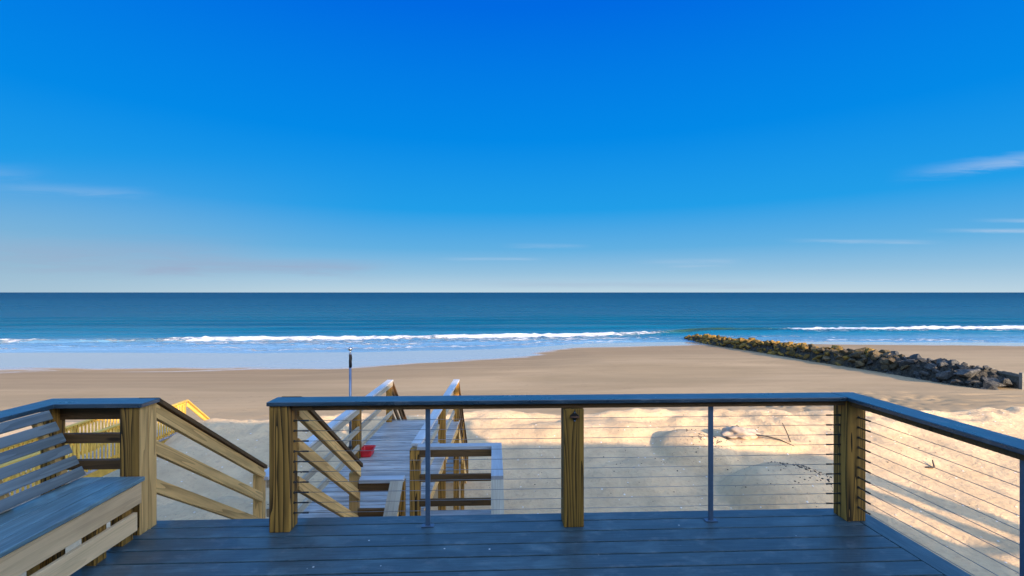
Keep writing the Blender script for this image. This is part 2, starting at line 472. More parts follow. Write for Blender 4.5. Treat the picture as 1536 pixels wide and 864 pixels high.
MAT['rubble'] = rock('dark_rubble', (.07,.058,.044,1), (.016,.015,.013,1), (.17,.14,.10,1))
MAT['pebble'] = rock('dark_pebbles', (.12,.10,.085,1), (.06,.05,.04,1), (.18,.15,.12,1))

# ------------------------------------------------------------------ terrain and sea
xs = spread(-15, 24, .13, (-700, 900), 1.09)
ys = np.concatenate([np.arange(-14, 6, .8), np.arange(6, 31, .11), np.arange(31, 84, .45), np.array([86,90,96,104,115,130,150])])
X, Y = np.meshgrid(xs, ys)
Z, ysh, yed, dry, ycr = terrain(X, Y)
wet = sstep(-6, 7, Y - ysh)
damp = sstep(-20, -1, Y - ysh)*(1-.0*wet)
me = grid_mesh('beach', xs, ys, Z, {'wet': wet, 'damp': damp, 'dry': dry})
beach = link('beach', me, MAT['sand']); tag(beach, 'tan sandy beach and bank running down to the sea', 'beach', kind='structure')

xs = spread(-120, 130, .7, (-40000, 40000), 1.16)
ys = np.concatenate([np.arange(62, 112, .32), np.arange(112, 200, 2.2)])
v, s = 200., 2.4
l2 = []
while v < 40000:
    l2.append(v); s *= 1.13; v += s
ys = np.concatenate([ys, np.array(l2)])
X, Y = np.meshgrid(xs, ys)
ed, br = edge(X), breaker(X)
d = Y - br + 1.3*fbm(X*.06, X*0+.7, 91, 3)
crest = np.where(d < 0, np.exp(-(d/1.0)**2), np.exp(-(d/3.0)**2))
# strong / weak stretches of the breaker
seg = np.interp(X, [-120,-95,-75,-66,-56,-50,-20,10,26,32,40,56,66,80,130], [.55,.7,.62,.50,.55,.8,1.,1.,.95,.75,.10,.10,.75,1.,1.])
seg = np.clip(seg + .40*fbm(X*.09, X*0+6.2, 171, 3), 0, 1.1)
lift = .50 + .34*fbm(X*.05, X*0+3.1, 95, 3)
chop = .05*fbm(X*.15, Y*.5, 97, 3)*sstep(0, 14, Y-ed)
swell = .16*np.sin((Y - 92)*.42 + 2.2*fbm(X*.03, Y*.05, 99, 3))*sstep(88, 100, Y)*sstep(180, 140, Y)
Zs = SEA + crest*np.maximum(lift, .4)*sstep(0, 6, Y-ed) + chop + swell
foam = np.clip(seg*np.where(d < 0, np.exp(-(d/2.3)**2)*.92, np.exp(-(d/1.7)**2)*.66), 0, 1)
foam = np.maximum(foam, .50*seg*np.exp(-((d+4.4)/3.6)**2))
# thin lines of foam left by earlier waves
for off, wd, am, sd in ((1.0,.5,.62,5),(4.6,.6,.50,6),(-.6,.5,.5,7),(7.5,.7,.45,8),(2.6,.4,.42,9)):
    dd = Y - ed - off - 3.2*fbm(X*.045, X*0+sd, 101+sd, 3)
    foam = np.maximum(foam, am*np.exp(-(dd/wd)**2)*(.55+.9*np.clip(fbm(X*.07, X*0+sd, 131+sd, 2)+.4, 0, 1)))
froth = np.clip(foam*1.6, 0, 1)
Zs = Zs + .02 + froth*(.30*fbm(X*.9, Y*.9, 181, 3) + .12*fbm(X*2.6, Y*2.2, 183, 2))
green = (1-np.clip(seg*1.2, 0, 1))*np.exp(-((d+.6)/1.5)**2)*np.clip(.75+2.6*fbm(X*.06, X*0, 141, 2), 0, 1)
deep = np.clip(np.interp(Y, [62,84,100,140,260,700,4000], [0,.10,.22,.40,.62,.85,1.]), 0, 1)
me = grid_mesh('sea', xs, ys, Zs, {'foam': foam, 'green': green, 'deep': deep})
sea = link('sea', me, MAT['water']); tag(sea, 'deep blue sea with a breaking white wave', 'sea', kind='structure')

# ------------------------------------------------------------------ the upper deck
PW = .135
Y0 = 3.22                                   # front face of the deck posts
YB = 3.43                                   # outer deck edge
XL, XR = -2.42, 2.70
deck = empty('deck', (0, 0, 0), 'dark grey composite deck floor above the sand, with a border board along its right edge', 'deck')
def planks(name, y0, y1, bw, gap, xl, xr, zt, th, mat, parent, bev=.004, rev=False, first=None):
    bm = bmesh.new(); y = y1
    k = 0
    while y > y0 + .02:
        a = max(y0, y-(first if (first and k == 0) else bw)); k += 1
        fx = bm_box(bm, 0, 1, a, y, zt-th, zt)
        vs = set(v for f in fx for v in f.verts)
        for v in vs:
            v.co.x = xl(v.co.y) if v.co.x < .5 else xr(v.co.y)
        y = a - gap
    bmesh.ops.recalc_face_normals(bm, faces=bm.faces); bevel_all(bm, bev)
    return from_bm(name, bm, mat, parent)
planks('decking', -3.0, YB, .1335, .0105, lambda y: XL, lambda y: XR-.147, 0, .026, MAT['deck'], deck, first=.110)
boxobj('border_board', (XR-.142, XR, -3.0, YB, -.026, .001), MAT['deck_y'], deck)
boxobj('fascia', (XL, XR, YB-.05, YB-.012, -.27, -.029), MAT['dark_rail'], deck)
boxobj('fascia', (XR-.05, XR-.012, -3.0, YB-.052, -.27, -.029), MAT['dark_rail'], deck)
boxobj('fascia', (XL+.012, XL+.05, -3.0, YB-.052, -.27, -.029), MAT['dark_rail'], deck)
bm = bmesh.new()
y = -2.8
while y < 3.3:
    pass; y += 1.0
for x in np.arange(XL+.3, XR-.2, .4): bm_box(bm, x-.019, x+.019, -3.0, YB-.054, -.25, -.0275)
from_bm('joists', bm, MAT['dark_rail'], deck)
for x in (-2.25, .4, 2.5):
    for y in (3.0, 0, -2.6): post('pile', x, y, tz(x,y)-.5, -.252, .19, MAT['post'], deck)

# front railing
RT = .872                                   # top of the cap
def cab_z(k): return .10 + .0697*k
rail = empty('cable_railing', (.5, Y0+.07, 0), 'deck railing with blue-grey cap, wooden posts and thin steel cables facing the sea', 'railing')
yc_ = Y0 + .07
boxobj('top_rail', (-1.50, 2.452, Y0-.018, Y0+.150, RT-.027, RT), MAT['cap'], rail, .005)
boxobj('sub_rail', (-1.35, 2.462, Y0+.012, Y0+.122, RT-.064, RT-.029), MAT['dark_rail'], rail, .004)
# right run with the mitred corner
bm = bmesh.new()
def prism(bm, pts, z0, z1):
    a = [bm.verts.new((x,y,z0)) for x,y in pts]; b = [bm.verts.new((x,y,z1)) for x,y in pts]
    bm.faces.new(a[::-1]); bm.faces.new(b); n = len(pts)
    for i in range(n): bm.faces.new((a[i], a[(i+1)%n], b[(i+1)%n], b[i]))
    bmesh.ops.recalc_face_normals(bm, faces=bm.faces)
prism(bm, [(2.455, Y0-.018), (2.455, -2.9), (2.623, -2.9), (2.623, Y0+.150), (2.455, Y0+.150)], RT-.027, RT)
bevel_all(bm, .005)
from_bm('top_rail', bm, MAT['cap_y'], rail)
boxobj('sub_rail', (2.485, 2.595, -2.9, Y0-.002, RT-.064, RT-.029), MAT['dark_rail'], rail, .004)
post('post', -1.423, Y0+PW/2, .001, RT-.029, PW, MAT['post'], rail)
post('post', .548, Y0+PW/2-.004, .001, RT-.066, .138, MAT['post_stained'], rail)
post('post', 2.532, Y0+PW/2, .001, RT-.029, PW, MAT['post'], rail)
post('post', 2.54, .6, .001, RT-.066, PW, MAT['post'], rail)
def metal_post(x, y, along_x=True):
    w, dpt = (.032, .016) if along_x else (.016, .032)
    p = boxobj('metal_post', (x-w/2, x+w/2, y-dpt/2, y+dpt/2, .006, RT-.066), MAT['steel'], rail, .002)
    b = boxobj('base_plate', (x-.042, x+.042, y-.022, y+.022, .001, .009), MAT['steel'], p, .002)
    return p
metal_post(-.447, Y0+.05); metal_post(1.52, Y0+.05); metal_post(2.548, 2.183, False); metal_post(2.545, -1.0, False)
for k in range(10):
    z = cab_z(k); yy = Y0+.068
    c = tube('cable', [(-1.352, yy, z), (.4, yy, z-.002), (2.462, yy, z)], .0018, MAT['cable'], rail, 6)
    for x0, sg in ((-1.3555, 1), (2.4645, -1)):
        bm = bmesh.new()
        bm_tube(bm, [(x0, yy, z), (x0+sg*.008, yy, z)], .0085, 8)
        bm_tube(bm, [(x0+sg*.006, yy, z), (x0+sg*.085, yy, z)], .0042, 8)
        bm_tube(bm, [(x0+sg*.060, yy, z), (x0+sg*.100, yy, z)], .0055, 8)
        from_bm('fitting', bm, MAT['fitting'], c)
    xx = 2.545
    c = tube('cable', [(xx, Y0-.001, z), (xx, .67, z)], .0018, MAT['cable'], rail, 6)
    bm = bmesh.new()
    bm_tube(bm, [(xx, Y0+.001, z), (xx, Y0-.007, z)], .0085, 8)
    bm_tube(bm, [(xx, Y0-.005, z), (xx, Y0-.085, z)], .0045, 8)
    bm_tube(bm, [(xx, Y0-.060, z), (xx, Y0-.105, z)], .006, 8)
    from_bm('fitting', bm, MAT['fitting'], c)

# bottle opener on the middle post
bo = empty('bottle_opener', (.552, Y0-.004, .75), 'black cast iron bottle opener screwed high on the middle railing post', 'bottle opener')
yo = Y0-.0045
bm = bmesh.new()
out = [(0,.045),(.006,.032),(.014,.022),(.031,.008),(.033,.001),(.020,-.008),(.012,-.018),(.009,-.030),(0,-.036)]
out = out + [(-x,z) for x,z in out[-2:0:-1]]
a = [bm.verts.new((.552+x, yo, .755+z)) for x,z in out]; b = [bm.verts.new((.552+x*.92, yo-.007, .755+z*.94)) for x,z in out]
n = len(out); bm.faces.new(a); bm.faces.new(b[::-1])
for i in range(n): bm.faces.new((a[i], b[i], b[(i+1)%n], a[(i+1)%n]))
bmesh.ops.recalc_face_normals(bm, faces=bm.faces)
from_bm('plate', bm, MAT['iron'], bo)
tube('mouth', [(.552+.026*math.cos(t_), yo-.006-.026*math.sin(t_), .752+.006*math.sin(t_)) for t_ in np.linspace(0, math.pi, 13)], .0055, MAT['rust'], bo)
for zz in (.783, .727): tube('screw', [(.552, yo-.005, zz), (.552, yo-.0095, zz)], .0045, MAT['steel'], bo)

# ------------------------------------------------------------------ bench and its railing, on the left
XE = -2.33
bp = empty('bench_railing', (-2.4, 3.25, 0), 'brown wooden corner railing with a blue-grey cap behind the bench', 'railing')
post('post', XE-.062, 3.30, -.6, RT-.030, .125, MAT['post'], bp, d=.155)
board('trim_board', (XE+.0045, 3.258, -.3), (XE+.0045, 3.258, RT-.032), .074, .003, MAT['rail'], bp, side=(0,1,0))
board('trim_board', (XE+.0050, 3.337, -.3), (XE+.0050, 3.337, RT-.032), .078, .004, MAT['rail'], bp, side=(0,1,0))
XC = -2.94
bm = bmesh.new(); prism(bm, [(XE+.03, 3.205), (XE+.03, 3.385), (XC-.085, 3.385), (XC-.085, -1.2), (XC+.085, -1.2), (XC+.085, 3.205)], RT-.028, RT); bevel_all(bm, .004)
from_bm('top_rail', bm, MAT['cap'], bp)
for z0, z1, m_ in ((.745, RT-.030, 'dark_rail'), (.585, .648, 'slat'), (.408, .470, 'slat')):
    boxobj('cross_rail', (XC-.06, XE-.128, 3.302, 3.342, z0, z1), MAT['dark_rail'], bp)
for y in (3.30, 1.6, 0, -1.1): post('back_post', XC-.005, y, -.3, RT-.030, .088, MAT['post'], bp)

bench = empty('bench', (-2.5, 1.6, 0), 'built-in bench with a grey composite seat, slanted grey slat back and two pale front boards', 'bench')
SB, SF, ST = -2.66, -2.285, .392
bm = bmesh.new()
for x0, x1 in ((SB-.03, SB+.112), (SB+.116, SB+.255), (SB+.259, SF)):
    bm_box(bm, x0, x1, -1.2, 3.215, ST-.026, ST)
bmesh.ops.recalc_face_normals(bm, faces=bm.faces); bevel_all(bm, .005)
from_bm('seat', bm, MAT['seat'], bench)
board('apron_board', (SF-.030, -1.2, .290), (SF-.030, 3.205, .290), .028, .135, MAT['apron'], bench)
board('apron_board', (SF-.030, -1.2, .118), (SF-.030, 3.17, .118), .028, .118, MAT['apron'], bench)
# backrest: six slats on a slanted plane
bx0, bz0, bx1, bz1 = SB-.005, ST+.015, -2.87, .835
bl = math.hypot(bx1-bx0, bz1-bz0); ux, uz = (bx1-bx0)/bl, (bz1-bz0)/bl
nx, nz = uz, -ux                                  # towards the sitter
bm = bmesh.new(); ns = 6; sw = .062; pitch = (bl-sw)/(ns-1)
for i in range(ns):
    c0 = i*pitch; yend = 3.20 - .006*i
    fs = bm_box(bm, 0, sw, -1.2, yend, 0, .020)
    for v in set(v for f in fs for v in f.verts):
        p, q = v.co.x + c0, v.co.z
        v.co.x = bx0 + ux*p + nx*q; v.co.z = bz0 + uz*p + nz*q
bmesh.ops.recalc_face_normals(bm, faces=bm.faces); bevel_all(bm, .004)
from_bm('backrest', bm, MAT['slat'], bench)
for y in (3.10, 2.72, 1.75, 1.0, .2, -.6):
    a = (bx0 - nx*.021, y, bz0 - nz*.021 - .0); b_ = (bx1 - nx*.021, y, bz1 - nz*.021)
    board('back_support', a, b_, .085 if y != 3.10 else .04, .036, MAT['rail'], bench, side=(0,1,0))
for y in (3.13, 2.92, 1.75, .9, 0., -1.):
    board('leg', (SF-.085, y, -.25), (SF-.085, y, ST-.028), .088, .075, MAT['post'], bench, side=(0,1,0))
    if y in (2.92, .9, -1.): board('leg', (SB-.02, y, -.25), (SB-.02, y, ST-.028), .088, .075, MAT['post'], bench, side=(0,1,0))

# ------------------------------------------------------------------ stairs from the deck to the landing
FZ = -1.15
LZ = -.275                                       # top of the landing rail caps
SY0, SY1, SLP = 3.37, 4.87, .66
st = empty('deck_stairs', (-1.85, 4.1, FZ), 'treated wood stairs leading from the deck down to the landing, with sloping tan rails', 'stairs')
def sloped(z, x, parent, w=.038, t=.09, name='side_rail', m='rail', y0=SY0, y1=SY1, slope=SLP):
    board(name, (x, y0, z), (x, y1, z-slope*(y1-y0)), w, t, MAT[m], parent, plumb=True)
for x, off in ((XE-.05, .04), (-1.415, .045)):
    sloped(.858, x+.01, st, .14, .030, 'hand_rail', 'dark_rail', SY0, SY1+.07)
    xs_ = x+off
    for zc_ in (.785, .535, .270): sloped(zc_, xs_, st, t=.082, y1=SY1+.02 if zc_ < .7 else SY1+.05)
    post('newel', x+.005 if x < -2 else x-.005, SY1+.055, tz(x,SY1)-.3, LZ+.04, .088, MAT['rail'], st)
for k in range(6):
    z = -.19*(k+1)
    if z < FZ+.05: break
    y = YB + .27*k
    boxobj('tread', (XE+.01, -1.42, y+.003, y+.285, z-.036, z), MAT['walk_deck'], st)
for x in (XE-.03, -1.40):
    board('stringer', (x, YB+.0, -.30), (x, SY1+.02, -.30-.70*(SY1-YB)), .04, .22, MAT['rail'], st, plumb=True)

# ------------------------------------------------------------------ landing and walkway to the beach
wk = empty('beach_walkway', (-1.5, 7, FZ), 'weathered wooden landing and walkway on piles crossing the sand, with plain board rails', 'walkway')
def xl(y): return -2.40 + .024*(y-4.85)
def xr(y): return -.93 + .038*(y-5.87)
YW = 10.3
planks('decking', 4.76, 6.02, .128, .013, lambda y: -2.42, lambda y: .06, FZ, .036, MAT['walk_deck'], wk, .006)
planks('decking', 6.026, YW, .128, .013, lambda y: xl(y)-.02, lambda y: xr(y)+.04, FZ, .036, MAT['walk_deck'], wk, .006)
def level_rail(p, q, parent, nm='walk_rail', cw=.125, mids=(-.30, -.60), out=(0,0), cap='walk_cap'):
    """cap along the top, one board under it and two mid boards"""
    (x0,y0),(x1,y1) = p, q
    board('hand_rail', (x0,y0,LZ-.019), (x1,y1,LZ-.019), cw, .038, MAT[cap], parent)
    d_ = Vector((x1-x0, y1-y0, 0)).normalized()*.03
    for dz in (-.085,)+tuple(-.085+m_ for m_ in mids):
        board('mid_rail', (x0+out[0]+d_.x, y0+out[1]+d_.y, LZ+dz), (x1+out[0]-d_.x, y1+out[1]-d_.y, LZ+dz), .036, .085, MAT[nm], parent)
# left rail
level_rail((xl(4.86)+.05, 4.93), (xl(YW)+.06, YW), wk, out=(.045,0))
# right rail
level_rail((xr(5.95)-.03, 5.95), (xr(YW)-.03, YW), wk, out=(-.045,0))
# the wing: back rail, right rail, short rail; back boards carry cap shade painted in as darker wood
level_rail((-.925, 5.87), (.102, 5.87), wk, 'dark_rail', out=(0,-.045))
board('hand_rail', (.04, 5.805, LZ-.019), (.04, 4.86, LZ-.019), .125, .038, MAT['walk_cap'], wk)
for dz in (-.385, -.685): board('mid_rail', (.04, 5.80, LZ+dz), (.04, 4.9, LZ+dz), .036, .085, MAT['walk_rail'], wk)
board('hand_rail', (-1.345, 4.86, LZ-.019), (-.905, 4.86, LZ-.019), .11, .038, MAT['walk_cap'], wk)
for dz in (-.085, -.345): board('mid_rail', (-1.36, 4.84, LZ+dz), (-.98, 4.84, LZ+dz), .036, .085, MAT['dark_rail'], wk)
for x, y, w_ in ((xl(7.95)+.055, 8.0, .135), (xl(YW)+.055, YW-.09, .115),
              (-.955, 5.87, .125), (xr(8.05)-.02, 8.08, .125), (xr(YW)-.03, YW-.09, .115), (.04, 5.93, .10), (.04, 4.87, .10), (-.95, 4.90, .10)):
    post('post', x, y, tz(x,y)-.4, LZ-.040, w_, MAT['post'], wk, d=w_*.75)
for x, y in ((xl(6)+.055, 6.1), (.03, 5.7)): post('pile', x, y, tz(x,y)-.4, FZ-.25, .14, MAT['post'], wk)
for y in (5.9, 6.9, 8.0, 9.1, YW-.15):
    boxobj('beam', (xl(y), xr(y), y-.02, y+.02, FZ-.23, FZ-.039), MAT['rail'], wk)
board('rim_joist', (xr(6.05)+.0, 6.05, FZ-.13), (xr(YW)+.0, YW, FZ-.13), .036, .18, MAT['rail'], wk)
board('rim_joist', (xl(4.8), 4.8, FZ-.13), (xl(YW), YW, FZ-.13), .036, .18, MAT['rail'], wk)
boxobj('rim_joist', (-.9, .055, 5.975, 6.012, FZ-.22, FZ-.039), MAT['walk_rail'], wk)

# stairs from the landing back under the deck
us = empty('landing_stairs', (-.45, 3.5, -2.5), 'grey wooden stairs descending from the landing beneath the deck, between two sloping caps', 'stairs')
SS = .66
for x in (-.965, .04):
    board('hand_rail', (x, 4.795, LZ-.019), (x, .2, LZ-.019-SS*4.6), .125, .038, MAT['walk_rail'], us)
    for dz in (-.30, -.60): board('side_rail', (x, 4.79, LZ+dz), (x, .3, LZ+dz-SS*4.49), .036, .085, MAT['rail'], us)
    board('stringer', (x-.0, 4.74, FZ-.18), (x-.0, .0, FZ-.18-SS*4.74), .04, .24, MAT['rail'], us, plumb=True)
    for y in (2.7, .5): post('newel', x+.06 if x > 0 else x-.06, y, tz(x,y)-.3, LZ-.05-SS*(4.8-y), .09, MAT['post'], us)
k = 1
while FZ-.185*k > -4.4:
    y = 4.75-.28*k
    boxobj('tread', (-.944, .019, y, y+.27, FZ-.185*k-.036, FZ-.185*k), MAT['walk_deck'], us); k += 1

# stairs from the walkway end down to the sand
es = empty('beach_stairs', (-1.5, 11.5, -2.5), 'steep brown wooden steps going down to the sand at the seaward end of the walkway', 'stairs')
ES = .80
YE2 = 13.6
for x, xo in ((xl(YW)+.06, .012), (xr(YW)-.03, .012)):
    x2 = x + xo*3
    def L(z): return ((x, YW+.002, z), (x2, YE2, z-ES*(YE2-YW)))
    a_, b_ = L(LZ-.02); board('hand_rail', a_, b_, .10, .036, MAT['dark_rail'], es, plumb=True)
    for dz in (-.12, -.40, -.68):
        a_, b_ = L(LZ+dz); board('side_rail', a_, b_, .036, .09, MAT['dark_rail'], es, plumb=True)
    a_, b_ = L(FZ-.10); board('stringer', a_, b_, .04, .24, MAT['rail'], es, plumb=True)
    post('newel', x2, YE2-.03, tz(x2,YE2)-.4, LZ-ES*(YE2-YW)-.03, .09, MAT['post'], es)
    post('newel', (x+x2)/2, (YW+YE2)/2, tz(x,12)-.4, LZ-ES*(YE2-YW)/2-.06, .09, MAT['post'], es)
k = 1
while True:
    z = FZ-.19*k; y = YW+.2375*(k-1)
    if y > YE2-.2: break
    boxobj('tread', (xl(YW)+.09, xr(YW)-.05, y+.004, y+.26, z-.036, z), MAT['walk_deck'], es); k += 1

# ------------------------------------------------------------------ red tub, flagpole
tub = empty('plastic_tub', (-2.13, 7.92, FZ), 'small red plastic tub standing on the walkway beside a rail post', 'tub')
def rrect(cx, cy, z, hx, hy, r, n=5):
    pts = []
    for sx, sy, a0 in ((1,1,0),(-1,1,90),(-1,-1,180),(1,-1,270)):
        for i in range(n+1):
            a = R(a0+90*i/n); pts.append((cx+sx*(hx-r)+r*math.cos(a), cy+sy*(hy-r)+r*math.sin(a), z))
    return pts
def loft(bm, loops, cap0=True, cap1=True):
    rs = [[bm.verts.new(p) for p in l] for l in loops]; n = len(rs[0])
    for a, b in zip(rs, rs[1:]):
        for i in range(n): bm.faces.new((a[i], a[(i+1)%n], b[(i+1)%n], b[i]))
    if cap0: bm.faces.new(rs[0][::-1])
    if cap1: bm.faces.new(rs[-1])
    bmesh.ops.recalc_face_normals(bm, faces=bm.faces)
tx, ty, z0 = -2.13, 8.12, FZ+.002
bm = bmesh.new()
loft(bm, [rrect(tx,ty,z0,.082,.115,.03), rrect(tx,ty,z0+.008,.088,.122,.035), rrect(tx,ty,z0+.105,.105,.142,.04),
          rrect(tx,ty,z0+.106,.101,.138,.038), rrect(tx,ty,z0+.016,.083,.116,.032)])
from_bm('bowl', bm, MAT['red'], tub, smooth=False)
bm = bmesh.new()
ra = [rrect(tx,ty,z0+.107,.106,.143,.04), rrect(tx,ty,z0+.107,.118,.157,.046), rrect(tx,ty,z0+.118,.118,.157,.046), rrect(tx,ty,z0+.118,.103,.140,.038), rrect(tx,ty,z0+.107,.103,.140,.038)]
loft(bm, ra, False, False)
from_bm('rim', bm, MAT['red'], tub)

fp = empty('flagpole', (-2.33, 7.88, FZ), 'slim blue-grey metal flagpole with a ball on top, strapped to a walkway post', 'flagpole')
fx, fy = -2.355, 7.93
tube('pole', [(fx,fy,FZ-.3), (fx,fy,.60)], .021, MAT['pole'], fp, 12)
tube('furled_wrap', [(fx,fy,.36), (fx+.004,fy,.40), (fx,fy,.46), (fx+.005,fy,.52), (fx,fy,.58)], [.0225,.026,.024,.027,.0225], MAT['black'], fp, 10)
tube('neck', [(fx,fy,.598), (fx,fy,.64)], .010, MAT['ball'], fp)
bm = bmesh.new(); bmesh.ops.create_uvsphere(bm, u_segments=20, v_segments=12, radius=.036, matrix=Matrix.Translation((fx,fy,.668)))
from_bm('ball_finial', bm, MAT['ball'], fp, smooth=True)
for z in (-.45, -.95): boxobj('bracket', (fx-.026, fx+.03, fy-.026, fy+.026, z-.02, z+.02), MAT['fitting'], fp)

# ------------------------------------------------------------------ the neighbours' boardwalk at the left
NX, NX2, NT_, NF = -10.75, -12.0, -2.18, -3.20
nb = empty('neighbor_boardwalk', (-11.4, 12, NF), 'pale wooden boardwalk floor of the next house between two baluster railings', 'boardwalk')
planks('decking', 6.5, 17.08, .14, .006, lambda y: NX2, lambda y: NX, NF, .036, MAT['walk_deck'], nb)
boxobj('side_beam', (NX-.06, NX-.02, 6.5, 17.07, NF-.28, NF-.04), MAT['yellow'], nb)
boxobj('side_beam', (NX2+.02, NX2+.06, 6.5, 17.07, NF-.28, NF-.04), MAT['yellow'], nb)
for y in (7, 10, 13, 16.5):
    for x in (NX-.12, NX2+.12): post('pile', x, y, tz(x,y)-.4, NF-.04, .14, MAT['yellow'], nb)
k = 1
while k < 10:
    boxobj('tread', (NX2, NX-.0, 17.09+.26*(k-1), 17.09+.26*k+.02, NF-.19*k-.036, NF-.19*k), MAT['walk_deck'], nb); k += 1
def baluster_rail(x, label):
    e = empty('baluster_railing', (x, 12, NF), label, 'railing', 'railings of the boardwalk next door')
    board('hand_rail', (x, 6.5, NT_-.02), (x, 17.12, NT_-.02), .14, .038, MAT['yellow'], e)
    board('bottom_rail', (x, 6.6, NF+.13), (x, 17.06, NF+.13), .036, .085, MAT['yellow'], e)
    board('sub_rail', (x, 6.6, NT_-.085), (x, 17.06, NT_-.085), .036, .085, MAT['yellow'], e)
    for y in (6.6, 9.2, 11.75, 14.2, 17.07): post('post', x-.065, y, NF-.2, NT_-.04, .09, MAT['yellow'], e)
    y = 6.75; bm0 = None
    while y < 16.98:
        if bm0 is None:
            bm0 = board('baluster', (x+.036, y, NF+.06), (x+.036, y, NT_-.055), .036, .034, MAT['yellow'], e, side=(0,1,0), bev=.002)
        else:
            o = bm0.copy(); COL.objects.link(o); o.parent = e
            o.matrix_parent_inverse = W[e.name].inverted()
            o.matrix_basis = Matrix.Translation((0, y-6.75, 0)) @ bm0.matrix_basis
        y += .122
    board('stair_rail', (x, 17.14, NT_-.02), (x, 19.28, NT_-.02-.78*2.14), .09, .036, MAT['yellow'], e, plumb=True)
    board('stair_rail', (x, 17.14, NT_-.16), (x, 19.28, NT_-.16-.78*2.14), .036, .10, MAT['yellow'], e, plumb=True)
    post('post', x, 19.23, tz(x, 19.23)-.4, NT_-.1-.78*2.1, .09, MAT['yellow'], e)
baluster_rail(NX, 'yellow pine baluster railing of the next boardwalk, on the side nearer the dune bank')
baluster_rail(NX2, 'yellow pine baluster railing of the next boardwalk, on the side away from the dune bank')

# ------------------------------------------------------------------ jetty
rng = random.Random(3)
def rock_mesh(i):
    r = random.Random(100+i); bm = bmesh.new()
    for k in range(15):
        v = Vector((r.gauss(0,1), r.gauss(0,1), r.gauss(0,1))).normalized()
        v = v*r.uniform(.75, 1.12); bm.verts.new((v.x*.62, v.y*.42, v.z*.30))
    res = bmesh.ops.convex_hull(bm, input=list(bm.verts))
    bmesh.ops.delete(bm, geom=[g for g in res['geom_interior'] if isinstance(g, bmesh.types.BMVert)], context='VERTS')
    bmesh.ops.dissolve_limit(bm, angle_limit=R(24), verts=list(bm.verts), edges=list(bm.edges))
    bmesh.ops.bevel(bm, geom=list(bm.edges), offset=.012, segments=1, affect='EDGES')
    bmesh.ops.triangulate(bm, faces=list(bm.faces))
    me = bpy.data.meshes.new('boulder'); bm.to_mesh(me); bm.free(); return me
RM = [rock_mesh(i) for i in range(12)]
RZ = {}
for zone in ('grey', 'brown', 'weed'):
    RZ[zone] = []
    for me in RM:
        c = me.copy(); c.materials.append(MAT['rock_'+zone]); RZ[zone].append(c)
LAB = {'grey': 'bare grey boulder in the tall landward stretch of the rock jetty',
       'brown': 'brown and grey boulder in the middle stretch of the rock jetty',
       'weed': 'golden brown weedy boulder in the low seaward stretch of the rock jetty'}
JY0, JY1 = 31.4, 80.5
def jx(y): return 35.7 - .030*(y-30) + .25*math.sin(y*.35)
def jh(y): return np.interp(y, [29,32,40,60,80,82], [.9,1.30,1.32,1.20,.80,.4])
def jw(y): return np.interp(y, [29,33,45,80], [1.7,2.1,1.9,1.7])
# rubble that fills the heap: small stones, each cell of the sheet a facet
jys = np.arange(JY0+.1, JY1+.8, .12); us_ = np.linspace(-1.1, 1.1, 37)
cells = [(rng.uniform(JY0-1, JY1+1), rng.uniform(-1.15, 1.15), rng.uniform(0, .34), rng.uniform(-.7,.7), rng.uniform(-.7,.7)) for _ in range(6500)]
ca = np.array(cells)
co = []
for y in jys:
    wv = jw(y); g0 = tz(jx(y), y)
    near_ = ca[np.abs(ca[:,0]-y) < .9]
    for u in us_:
        dd = (near_[:,0]-y)**2 + ((near_[:,1]-u)*wv)**2
        c_ = near_[np.argmin(dd)]
        endf = min(1, max(0, (y-JY0+.1)/1.6), max(0, (JY1+.8-y)/1.5))
        h = -.12 + (jh(y)*.80)*max(0, 1-abs(u*1.08)**2.8)*endf
        if abs(u) < 1.05: h += c_[2] + c_[3]*(y-c_[0]) + c_[4]*(u-c_[1])*wv*.8
        co.append((jx(y)+u*wv, y, g0+h))
bm = bmesh.new(); vs = [bm.verts.new(c) for c in co]; nu = len(us_)
for i in range(len(jys)-1):
    for j in range(nu-1): bm.faces.new((vs[i*nu+j], vs[i*nu+j+1], vs[(i+1)*nu+j+1], vs[(i+1)*nu+j]))
bmesh.ops.triangulate(bm, faces=list(bm.faces))
o = from_bm('rubble', bm, MAT['rubble']); tag(o, 'dark rubble packed between the boulders of the jetty', 'rubble', kind='stuff')
cnt = 0; y = JY0
places = []
while y < JY1:
    step = np.interp(y, [30,80], [.92, .94])
    for u0 in (-1.02, -.86, -.66, -.44, -.12, .25):
        u = u0 + rng.uniform(-.08, .08)
        if y < 34.6 and u > .1: continue
        places.append((y + rng.uniform(-.4,.4), u))
    y += step
for (y, u) in places:
    x = jx(y) + u*jw(y)*.92
    h = jh(y)*max(0, 1-abs(u)**3.6)*(.45 if y < JY0+1 else 1)
    sc = np.interp(y, [30,45,80], [.86,.84,.78])*rng.choice((.55,.65,.75,.85,.95,1.05,1.2,1.45))
    zone = 'grey' if y < 40.5+rng.uniform(-3,3) else ('brown' if y < 47+rng.uniform(-5,5) else 'weed')
    me = rng.choice(RZ[zone])
    o = bpy.data.objects.new('boulder', me); COL.objects.link(o)
    o.location = (x, y, tz(x,y) + h + rng.uniform(-.12,.16)*sc - .05)
    o.rotation_euler = (rng.uniform(-.6,.6), rng.uniform(-.6,.6), rng.uniform(0,6.28))
    o.scale = (sc*rng.uniform(.85,1.25), sc*rng.uniform(.85,1.15), sc*rng.uniform(.75,1.25))
    tag(o, LAB[zone], 'boulder', {'grey':'bare grey boulders of the rock jetty','brown':'brown boulders of the rock jetty','weed':'weedy boulders of the rock jetty'}[zone])
    cnt += 1
print('boulders', cnt)

